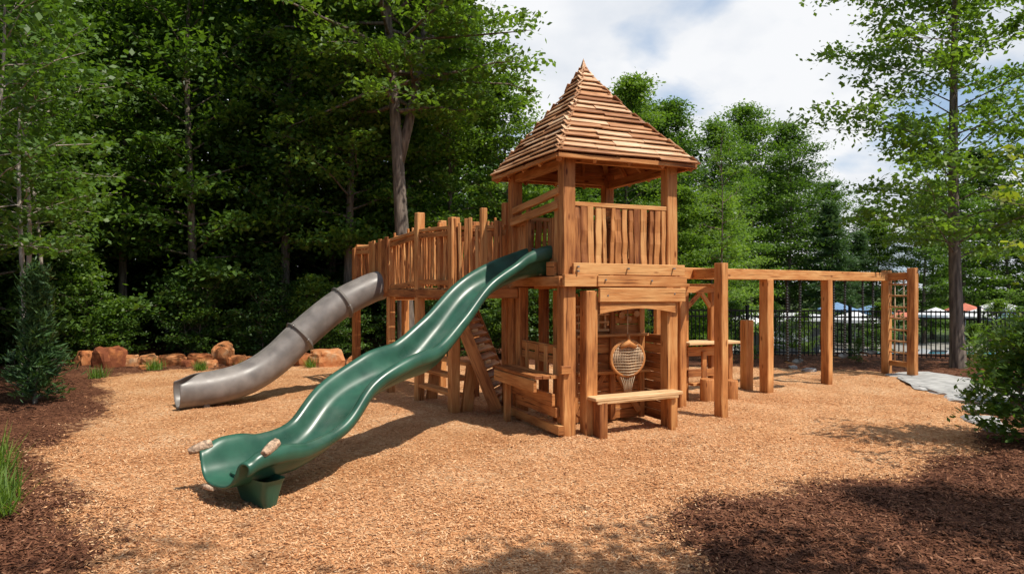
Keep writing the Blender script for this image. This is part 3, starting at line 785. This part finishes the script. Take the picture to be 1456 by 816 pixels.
def make_tree(seed, Ht, r0, bf, R, nb, sp, lps, leaf, mat, bark=BARK, lean=(0,0), spray=.6, flat=.35, kind='broad', fork=0, elev=(10,55), wob=.25, asp=.6, branch=.28, fs=.2, upb=.6):
    rd = random.Random(seed); m = MB(); top = Ht*.97
    nseg = 12
    tr = []; ph = rd.uniform(0, 6)
    for i in range(nseg+1):
        k = i/nseg
        tr.append(Vector((lean[0]*k + wob*math.sin(k*4+ph)*k, lean[1]*k+wob*math.cos(k*5+ph)*k, top*k)))
    m.tube([tr[0]-UP*.3]+tr, [r0*1.35]+[max(.012, r0*(1-.93*(i/nseg)**.9)*(1.15 if i == 0 else 1)) for i in range(nseg+1)], 10)
    axes = [(tr, bf, 1.0)]
    for fk in range(fork):
        az = rd.uniform(0, 6.28) if fork > 1 else .6; z0 = rd.uniform(.28,.42)
        i0 = int(z0*nseg); a = tr[i0]; br = [a]
        for j in range(1, 9):
            k = j/8; br.append(a+Vector((math.cos(az)*Ht*fs*k**.8, math.sin(az)*Ht*fs*k**.8, (top*.93-a.z)*k)))
        rr = r0*.6
        m.tube(br, [max(.012, rr*(1-.9*j/8)) for j in range(9)], 8)
        axes.append((br, .2, .7))
    cs = []; ct = []; cr = []; cd = []
    for (ax, bfr, sc) in axes:
        nn_ = int(nb*sc)
        for i in range(nn_):
            f = bfr+(1-bfr)*((i+rd.random())/nn_)
            fi = f*(len(ax)-1); i0 = min(int(fi), len(ax)-2); p = ax[i0].lerp(ax[i0+1], fi-i0)
            az = i*2.39996+rd.uniform(-.5,.5); g_ = (f-bfr)/(1-bfr)
            if kind == 'broad': pr = math.sin(math.pi*(.22+.74*g_))**.8
            elif kind == 'cone': pr = (1-g_)**.85+.04
            else: pr = .45+.55*math.sin(math.pi*(.1+.8*g_))
            Lb = R*pr*rd.uniform(.6,1.15)*sc
            el = math.radians(elev[0]+(elev[1]-elev[0])*g_+rd.uniform(-12,12))
            d = Vector((math.cos(az)*math.cos(el), math.sin(az)*math.cos(el), math.sin(el)))
            bp_ = []
            for j in range(5):
                k = j/4; bp_.append(p+d*(Lb*k)+UP*(-.12*Lb*k*k if kind != 'cone' else -.1*Lb*k*k)+Vector((rd.uniform(-1,1),rd.uniform(-1,1),rd.uniform(-.5,.5)))*(.05*Lb*(j > 0)))
            rb = max(.012, r0*branch*(1-g_*.7)*sc)
            m.tube(bp_, [rb, rb*.8, rb*.55, rb*.35, .006], 5, cap=False)
            for j in range(sp):
                k = .3+.75*(j+rd.random())/sp
                kk = min(k,.999)*4; i1 = int(kk); q_ = bp_[i1].lerp(bp_[i1+1], kk-i1)
                lat = Vector((-d.y, d.x, 0))*rd.uniform(-.32,.32)*Lb*min(1,k)
                c = q_+lat+UP*rd.uniform(-.15,.15)
                cs.append(c); cr.append(spray*rd.uniform(.6,1.3)); ct.append(rd.random()*.6+.4*g_*rd.random())
                cd.append(d)
                if rd.random() < .4: m.tube([q_-d*Lb*.1, c], [.01,.004], 4, cap=False)
    cs = np.array([tuple(c) for c in cs]); cr = np.array(cr); ct = np.array(ct); cd = np.array([tuple(c) for c in cd])
    n = len(cs)*lps; ii = np.repeat(np.arange(len(cs)), lps)
    off = rng.normal(0, .5, (n,3))*cr[ii][:,None]; off[:,2] *= flat
    Cc = cs[ii]+off
    tone = ct[ii]*.6+rng.random(n)*.4
    sz = leaf*rng.uniform(.6,1.35,n)
    dirs = cd[ii]*np.array([1,1,.6]) if asp < .3 else None
    return m.mesh('trunk', bark), leaves('crown', Cc, sz, mat, tone, asp=asp, dirs=dirs, upb=upb)

def plant_tree(name, tpl, x, y, s, rot, label, cat, group=None, sz=None, zoff=0):
    e = thing(name, (x, y, hz(x,y)+zoff), label, cat, group); e.rotation_euler = (0,0,rot); e.scale = (s, s, sz or s)
    for nm, me in zip(('trunk','crown'), tpl):
        o = bpy.data.objects.new(nm, me); COL.objects.link(o); o.parent = e
    return e

VA = [make_tree(s, 15, .16, .20, 3.1, 62, 6, 70, .160, LEAF, spray=.74, flat=.38) for s in (1,2)]
VB = [make_tree(s, 13, .13, .16, 2.7, 56, 6, 66, .155, LEAFB, spray=.64, flat=.34) for s in (3,4)]
VC = [make_tree(s, 14, .14, .10, 2.8, 54, 6, 66, .160, LEAF, spray=.70, flat=.38) for s in (31,)]
VD = [make_tree(5, 17, .20, .06, 3.6, 62, 5, 50, .27, LEAFD, spray=1.0, flat=.42)]
SH = [make_tree(s, 3.0, .03, .04, 1.3, 30, 4, 46, .11, mt, spray=.36, elev=(20,70)) for s, mt in ((6,LEAF),(7,LEAFB),(8,LEAFD))]
PINE = make_tree(9, 12, .16, .06, 3.4, 90, 5, 50, .34, NEEDLE, spray=.55, flat=.4, kind='cone', elev=(-5,25), asp=.2)
LF = 'leafy green deciduous tree in dense woodland'
R_ = random.Random(5)
def tr(x, y, tpl, s, lab=LF, grp='woodland trees', name='broadleaf_tree', sz=None):
    plant_tree(name, tpl, x, y, s, R_.uniform(0,6.28), lab, 'tree', grp, sz)
TPL = [VA[0],VA[1],VB[0],VC[0],VB[1]]
edge = [(-15.5,14.5,0),(-13.6,17.8,3),(-17.0,19.5,1),(-12.4,21.8,0),(-9.8,21.0,3),(-7.5,22.6,1),(-5.2,21.6,0),(-3.6,24.0,1),(-2.2,23.3,4)]
for (x,y,k) in edge: tr(x,y,TPL[k], R_.uniform(.95,1.15))
for (x,y,k,sz) in [(-.2,23.5,2,.72),(1.0,25,4,.50),(2.4,26.5,3,.48)]: tr(x,y,TPL[k],.85,sz=sz)
for x in np.arange(-25, -1.5, 3.1): tr(x+R_.uniform(-.8,.8), 26.8+R_.uniform(-1,1), [VD[0],VA[0],VD[0],VA[1]][R_.randrange(4)], R_.uniform(1.0,1.2))
for (x,y) in ((-19,17),(-20,22.5),(-17.5,12)): tr(x,y,VD[0],1.0)
for (x,y,t,s,z_) in [(5.0,29.5,VB[1],.95,.92),(7.4,32,VA[0],.95,.84),(6.0,34.5,VA[1],.95,.86),(8.4,28.5,VB[0],.8,.58),(10.0,33,VB[1],.85,.66),(6.3,26.5,VB[1],.75,.54),(3.6,30,VC[0],.8,.56),
                  (12.0,40,VA[1],1.0,.90),(15.0,43,VA[0],1.1,1.02),(17.8,44,VA[1],1.1,.96),(9.5,41,VD[0],1.0,.75)]:
    tr(x,y,t,s,'sunlit green deciduous tree behind the playground','background trees', sz=z_)
for x in np.arange(2, 46, 3.6):
    y = 49+R_.uniform(-2,3); f_ = R_.uniform(.68,.84) if x > 16 else R_.uniform(.6,.7)
    tr(x, y, [VC[0],VD[0],VA[1]][R_.randrange(3)], 1.15, 'green tree beyond the pool area', 'background trees', sz=f_)
for (x,y,s) in [(19.6,42,.76),(22.4,44,.62)]:
    tr(x,y,PINE,s,'dark green pine tree beyond the pool area','background trees','pine_tree')
for (x,y,s) in [(26,43,.70),(29,44,.74),(32,44,.78),(24,45,.62),(34.5,43,.7)]:
    tr(x,y,[VA[0],VC[0],VB[0]][R_.randrange(3)],s*1.4,'green tree beyond the pool area','background trees', sz=s)

HT = make_tree(21, 17, .26, .42, 4.6, 66, 6, 62, .17, LEAFB, lean=(-.9,.0), spray=.66, flat=.30, kind='broad', fork=1, wob=.18, elev=(0,50), fs=.10)
plant_tree('broadleaf_tree', HT, -2.95, 19.3, 1.0, 0, 'tall leaning deciduous tree with bare grey trunk', 'tree')
HR = make_tree(22, 15, .18, .19, 3.8, 84, 6, 66, .155, LEAFB, lean=(.3,.2), spray=.62, flat=.34, kind='broad', wob=.15, elev=(20,60), branch=.14)
plant_tree('broadleaf_tree', HR, 11.5, 17.6, 1.0, 1.1, 'tall airy tree with slender dark trunk and light leaves', 'tree')
SAP = make_tree(23, 6.0, .045, .45, .8, 16, 3, 22, .09, LEAF, spray=.3, kind='col', wob=.06)
plant_tree('sapling', SAP, 5.5, 18.0, 1.0, 0, 'thin young sapling with sparse leaves', 'tree')
RT = make_tree(24, 4.2, .05, .42, 1.6, 20, 4, 20, .12, LEAFY, spray=.32, kind='broad', elev=(0,50))
plant_tree('broadleaf_tree', RT, 7.4, 7.9, 1.0, 2.0, 'small tree with yellow green leaves beside mulch bed', 'tree')
LT = make_tree(25, 9.0, .060, .30, 2.0, 36, 5, 34, .125, LEAF, bark=BARKL, spray=.44, flat=.30, kind='broad', wob=.35, branch=.2)
for (x,y,s,r_) in ((-9.1,12.8,1.0,0),(-10.3,14.4,1.1,2.4),(-7.9,10.2,.95,4.0),(-11.9,17.2,1.05,1.3)):
    plant_tree('broadleaf_tree', LT, x, y, s, r_, 'slender pale trunked tree at woodland edge', 'tree', 'slender edge trees')
SHD = make_tree(28, 8.5, .09, .50, 1.9, 30, 4, 30, .16, LEAF, spray=.55, kind='broad', elev=(5,50))
SHT = make_tree(29, 14, .16, .55, 3.6, 26, 5, 24, .17, LEAF, spray=.75, kind='broad', elev=(5,50))
plant_tree('broadleaf_tree', VB[0], 6.9, 4.2, .5, 0.5, 'leafy shade tree beside the mulch bed', 'tree', 'shade trees')
plant_tree('broadleaf_tree', SHD, 4.5, 1.9, .95, 0.9, 'leafy shade tree beside the mulch bed', 'tree', 'shade trees')
plant_tree('broadleaf_tree', SHT, 1.6, -.8, 1.0, 2.2, 'tall open shade tree beside the play area', 'tree', 'shade trees')
JUN = make_tree(26, 2.4, .035, .03, .62, 56, 4, 40, .15, NEEDLE, spray=.15, flat=.8, kind='cone', elev=(35,65), asp=.2, wob=.05)
plant_tree('juniper_shrub', JUN, -8.45, 12.1, 1.0, 0, 'feathery upright juniper shrub in dark mulch', 'shrub')
plant_tree('juniper_shrub', JUN, -6.0, 7.5, .5, 1.7, 'small feathery juniper in dark mulch', 'shrub')
LAU = make_tree(27, 1.6, .03, .03, .80, 44, 4, 42, .10, LEAF, spray=.19, flat=.7, elev=(15,70), asp=.45)
for (x,y,s,r_) in ((6.85,9.0,1.0,0),(9.4,11.8,.85,2),(11.2,14.2,.8,4)):
    plant_tree('laurel_shrub', LAU, x, y, s, r_, 'dense dark green leafy shrub in mulch bed', 'shrub', 'shrubs in the mulch bed')
for i in range(34):
    x = -17+i*.60+R_.uniform(-.3,.3); y = 20.0+R_.uniform(-.2,1.8)
    if x < -10: y = 20-(-10-x)*.55+R_.uniform(-.5,1)
    k = R_.choice([0,2,2,0,1])
    plant_tree('understory_shrub', SH[k], x, y, R_.uniform(.4,1.0), R_.uniform(0,6), 'leafy green shrub at the woodland edge', 'shrub', 'woodland edge shrubs')
for (x,y,s,k) in [(5.9,19.2,.28,1),(6.6,19,.22,0),(9.6,19.0,.22,0),(12.2,18.2,.35,1),(13.5,18.0,.4,0),(2.5,20.5,.6,1),(3.8,20.5,.45,1),(1,20.4,.7,0),
                  (8.6,22.3,.55,0),(12.0,22.5,.55,0),(15.4,21.8,.55,1),(9.8,23,.5,1),(7.3,22.4,.55,0),(16.8,22.3,.5,0)]:
    plant_tree('understory_shrub', SH[k], x, y, s, R_.uniform(0,6), 'low green shrub near the metal fence', 'shrub', 'shrubs near the fence')
def wood(n, a0, a1, r0, r1, zf, lo, hi):
    ang = rng.uniform(a0,a1,n); rad = rng.uniform(r0,r1,n)
    return np.stack([rad*np.sin(ang), rad*np.cos(ang), rng.random(n)*zf(ang)-1], -1), rng.uniform(lo,hi,n)
c1, s1 = wood(45000, -.85, .30, 32, 35, lambda a: 19*(1-.62*smooth(-.08,.0,a)), .45, .9)
c2, s2 = wood(22000, -.95, .02, 29, 31.5, lambda a: 7.0+0*a, .35, .7)
c3, s3 = wood(9000, -1.0, -.55, 23, 26, lambda a: 6.0+0*a, .35, .6)
Cc = np.concatenate([c1,c2,c3]); ss_ = np.concatenate([s1,s2,s3])
me = leaves('distant_wood', Cc, ss_, LEAFD, rng.random(len(Cc))*.7)
o = bpy.data.objects.new('distant_wood', me); COL.objects.link(o); o['kind'] = 'stuff'; o['label'] = 'dark dense woodland foliage behind the trees'; o['category'] = 'woodland'

def tuft(x, y, h, n, mat, name, label):
    az = rng.uniform(0,6.28,n); ln = rng.uniform(.4,1,n)*h; el = rng.uniform(.6,1.4,n)
    d = np.stack([np.cos(az)*np.cos(el), np.sin(az)*np.cos(el), np.sin(el)],-1)
    c = np.array([x,y,hz(x,y)])+d*(ln*.5)[:,None]+np.stack([rng.normal(0,.08,n),rng.normal(0,.08,n),np.zeros(n)],-1)
    sd = np.stack([-np.sin(az),np.cos(az),np.zeros(n)],-1)
    L = d*(ln*.5)[:,None]; w = sd*.009
    V = np.stack([c-L-w*.6, c-L+w*.6, c+w*1.1+L*.1, c+L],1)
    me = quads_mesh(name, V-np.array([x,y,0]), rng.random(n), mat)
    o = bpy.data.objects.new(name, me); o.location = (x,y,0); COL.objects.link(o); o['label'] = label; o['category'] = 'plant'; o['group'] = 'grassy tufts in mulch'
for (x,y,h) in [(-4.95,6.6,.45),(-5.6,7.4,.6),(-5.3,6.9,.5),(-4.6,6.05,.35),(-9.6,15.8,.4),(-7.9,17.3,.35),(-6.9,17.6,.3),(-5.2,17.8,.35),(-9.0,17.2,.4)]:
    tuft(x,y,h,140,LEAFB,'grass_tuft','tuft of long green leaves growing in mulch')

# ------------------------------------------------------------------ fence and pool area
fence = thing('metal_fence', (9.5,20,0), 'black metal picket fence around the pool area', 'fence')
fp = [Vector((4.2,21.0,0)), Vector((10.0,20.2,0)), Vector((13.0,19.0,0)), Vector((19,18.6,0))]
mp_ = MB(); rr_ = MB()
for i in range(3):
    a, b = fp[i], fp[i+1]; L = (b-a).length; n = int(L/.115)
    for j in range(n):
        p = a.lerp(b, j/n); z = hz(p.x,p.y)
        mp_.beam(p+UP*(z+.06), p+UP*(z+1.42), .022, .022)
    for zz in (.14,1.2,1.38):
        rr_.beam(a+UP*(zz+hz(a.x,a.y)), b+UP*(zz+hz(b.x,b.y)), .035, .045)
    m_ = max(1,int(L/2.4))
    for j in range(m_):
        p = a.lerp(b,j/m_); z = hz(p.x,p.y); pm = MB(); pm.beam(p+UP*(z-.1), p+UP*(z+1.52), .07,.07); pm.beam(p+UP*(z+1.52), p+UP*(z+1.55), .09,.09)
        part('fence_post', pm, BLACK, fence)
part('pickets', mp_, BLACK, fence); part('fence_rail', rr_, BLACK, fence)

deckm = plain_mat('concrete', (.30,.285,.26), .85, var=.15, scale=2)
me = bpy.data.meshes.new('pool_deck'); me.from_pydata([(7.5,27.5,-1.45),(36,27.5,-1.45),(36,44,-1.45),(7.5,44,-1.45)],[],[(0,1,2,3)]); me.materials.append(deckm)
o = bpy.data.objects.new('pool_deck', me); COL.objects.link(o); o['kind'] = 'structure'; o['label'] = 'pale concrete pool deck'; o['category'] = 'pavement'
pool = plain_mat('pool_water', (.05,.28,.40), .15, var=.2)
me = bpy.data.meshes.new('pool_water'); me.from_pydata([(17,33,-1.43),(26,33,-1.43),(26,37,-1.43),(17,37,-1.43)],[],[(0,1,2,3)]); me.materials.append(pool)
o = bpy.data.objects.new('pool_water', me); COL.objects.link(o); o['kind'] = 'structure'; o['label'] = 'blue swimming pool water'; o['category'] = 'water'
ZP = -1.45
def parasol(x, y, r, mat, label, h=2.3):
    z = ZP; e = thing('parasol', (x,y,z), label, 'parasol', 'parasols by the pool')
    m = MB(); n = 8; tip = Vector((x,y,z+h+.38)); pts = [Vector((x+r*math.cos(6.283*i/n), y+r*math.sin(6.283*i/n), z+h)) for i in range(n)]
    for i in range(n):
        a, b = pts[i], pts[(i+1)%n]
        m.face([a,b,tip]); m.face([a-UP*.14, b-UP*.14, b, a])
    part('canopy', m, mat, e)
    m = MB(); m.tube([(x,y,z),(x,y,z+h+.3)], .03, 6); part('pole', m, STEEL, e)
for (px,yy,r,mt,lb,h) in [(1215,32,1.2,WHITE,'white parasol open beside the pool',2.05),(1240,38,1.1,BLUEF,'blue parasol open beside the pool',2.2),(1392,33,1.1,WHITE,'white parasol open beside the pool',2.15),(1372,37,1.0,REDF,'red parasol open beside the pool',2.3),(1440,32,1.1,BLUEF,'blue parasol open beside the pool',2.05),(1278,38,1.0,REDF,'red parasol open beside the pool',1.9),(1190,39,1.1,BLUEF,'blue parasol open beside the pool',2.3),(1420,38,1.1,WHITE,'white parasol open beside the pool',2.4),(1330,36,1.0,WHITE,'white parasol open beside the pool',2.1),(1060,30,1.0,WHITE,'white parasol open beside the pool',2.0)]:
    parasol((px-728)/970*yy, yy, r, mt, lb, h)
pav = thing('pool_pavilion', (13,34,ZP), 'low grey pool building with white sloped roof', 'building')
m = MB(); m.beam((12.2,34.5,-.5),(15.0,34.5,-.5),2.4,1.9); part('wall', m, DGREY, pav)
m = MB(); m.beam((12.0,33.1,.52),(15.3,33.1,.52),.9,.12); m.beam((12.0,34.7,.68),(15.3,34.7,.68),3.0,.1); part('roof', m, WHITE, pav)
for i in range(2):
    m = MB(); m.beam((12.5+i*1.15,33.27,-.4),(13.3+i*1.15,33.27,-.4),.05,.7); part('window', m, WHITE, pav)
for i,(px,yy) in enumerate([(1195,28.5),(1285,29.5),(1325,29),(1405,29)]):
    x = (px-728)/970*yy; e = thing('lounge_chair', (x,yy,ZP), 'white pool lounge chair with raised back', 'chair', 'lounge chairs by the pool')
    m = MB(); m.beam((x-.6,yy,ZP+.36),(x+.5,yy,ZP+.36),.6,.06); part('seat', m, WHITE, e)
    m = MB(); m.beam((x+.5,yy,ZP+.38),(x+.95,yy,ZP+.86),.6,.06); part('backrest', m, WHITE, e)
    for a in (-.5,.4):
        for b in (-.25,.25):
            m = MB(); m.beam((x+a,yy+b,ZP),(x+a,yy+b,ZP+.36),.04,.04); part('leg', m, STEEL, e)

# ------------------------------------------------------------------ camera, light, sky
cam = bpy.data.cameras.new('camera'); cam.lens = 24; cam.sensor_width = 36; cam.clip_end = 2000
co = bpy.data.objects.new('camera', cam); co.location = (0,0,2.1); co.rotation_euler = (math.radians(90),0,0); COL.objects.link(co); scene.camera = co
S = Vector((.42,-.32,.85)).normalized()
sun = bpy.data.lights.new('sun','SUN'); sun.energy = 5.0; sun.angle = math.radians(.6); sun.color = (1,.93,.82)
so = bpy.data.objects.new('sun', sun); so.rotation_euler = S.to_track_quat('Z','Y').to_euler(); so.location = (10,-5,30); COL.objects.link(so)
w = bpy.data.worlds.new('World'); scene.world = w; w.use_nodes = True; t = w.node_tree; t.nodes.clear(); L = t.links.new
out = N(t,'ShaderNodeOutputWorld'); bg = N(t,'ShaderNodeBackground'); bg.inputs[1].default_value = .115
sky = N(t,'ShaderNodeTexSky'); sky.sky_type = 'NISHITA'; sky.sun_disc = False; sky.sun_elevation = math.asin(S.z); sky.sun_rotation = math.atan2(S.x, S.y)
tc = N(t,'ShaderNodeTexCoord'); sep = N(t,'ShaderNodeSeparateXYZ'); L(tc.outputs['Generated'], sep.inputs[0])
zz = mathn(t,'ADD', mathn(t,'MAXIMUM', sep.outputs[2], 0), .35)
cb = N(t,'ShaderNodeCombineXYZ'); L(mathn(t,'DIVIDE',sep.outputs[0],zz), cb.inputs[0]); L(mathn(t,'DIVIDE',sep.outputs[1],zz), cb.inputs[1])
n1 = N(t,'ShaderNodeTexNoise'); n1.inputs['Scale'].default_value = 2.4; n1.inputs['Detail'].default_value = 9; n1.inputs['Roughness'].default_value = .5; n1.inputs['Distortion'].default_value=.2; L(cb.outputs[0], n1.inputs['Vector'])
cov = mathn(t,'ADD', n1.outputs[0], mathn(t,'MULTIPLY', sep.outputs[1], .18))
r = ramp(t, [(.51,(0,0,0)),(.63,(1,1,1))]); L(cov, r.inputs[0])
n2 = N(t,'ShaderNodeTexNoise'); n2.inputs['Scale'].default_value = 3.0; n2.inputs['Detail'].default_value = 6; L(cb.outputs[0], n2.inputs['Vector'])
rc = ramp(t, [(.35,(6.5,6.9,7.5)),(.55,(8.2,8.3,8.5))]); L(n2.outputs[0], rc.inputs[0])
haze = mathn(t,'MULTIPLY', mathn(t,'MAXIMUM', sep.outputs[1], 0), .6)
skyc = mixc(t, haze, sky.outputs[0], (4.6,6.2,8.4))
L(mixc(t, r.outputs[0], skyc, rc.outputs[0]), bg.inputs[0]); L(bg.outputs[0], out.inputs[0])
scene.view_settings.view_transform = 'Standard'; scene.view_settings.look = 'None'; scene.view_settings.exposure = 0
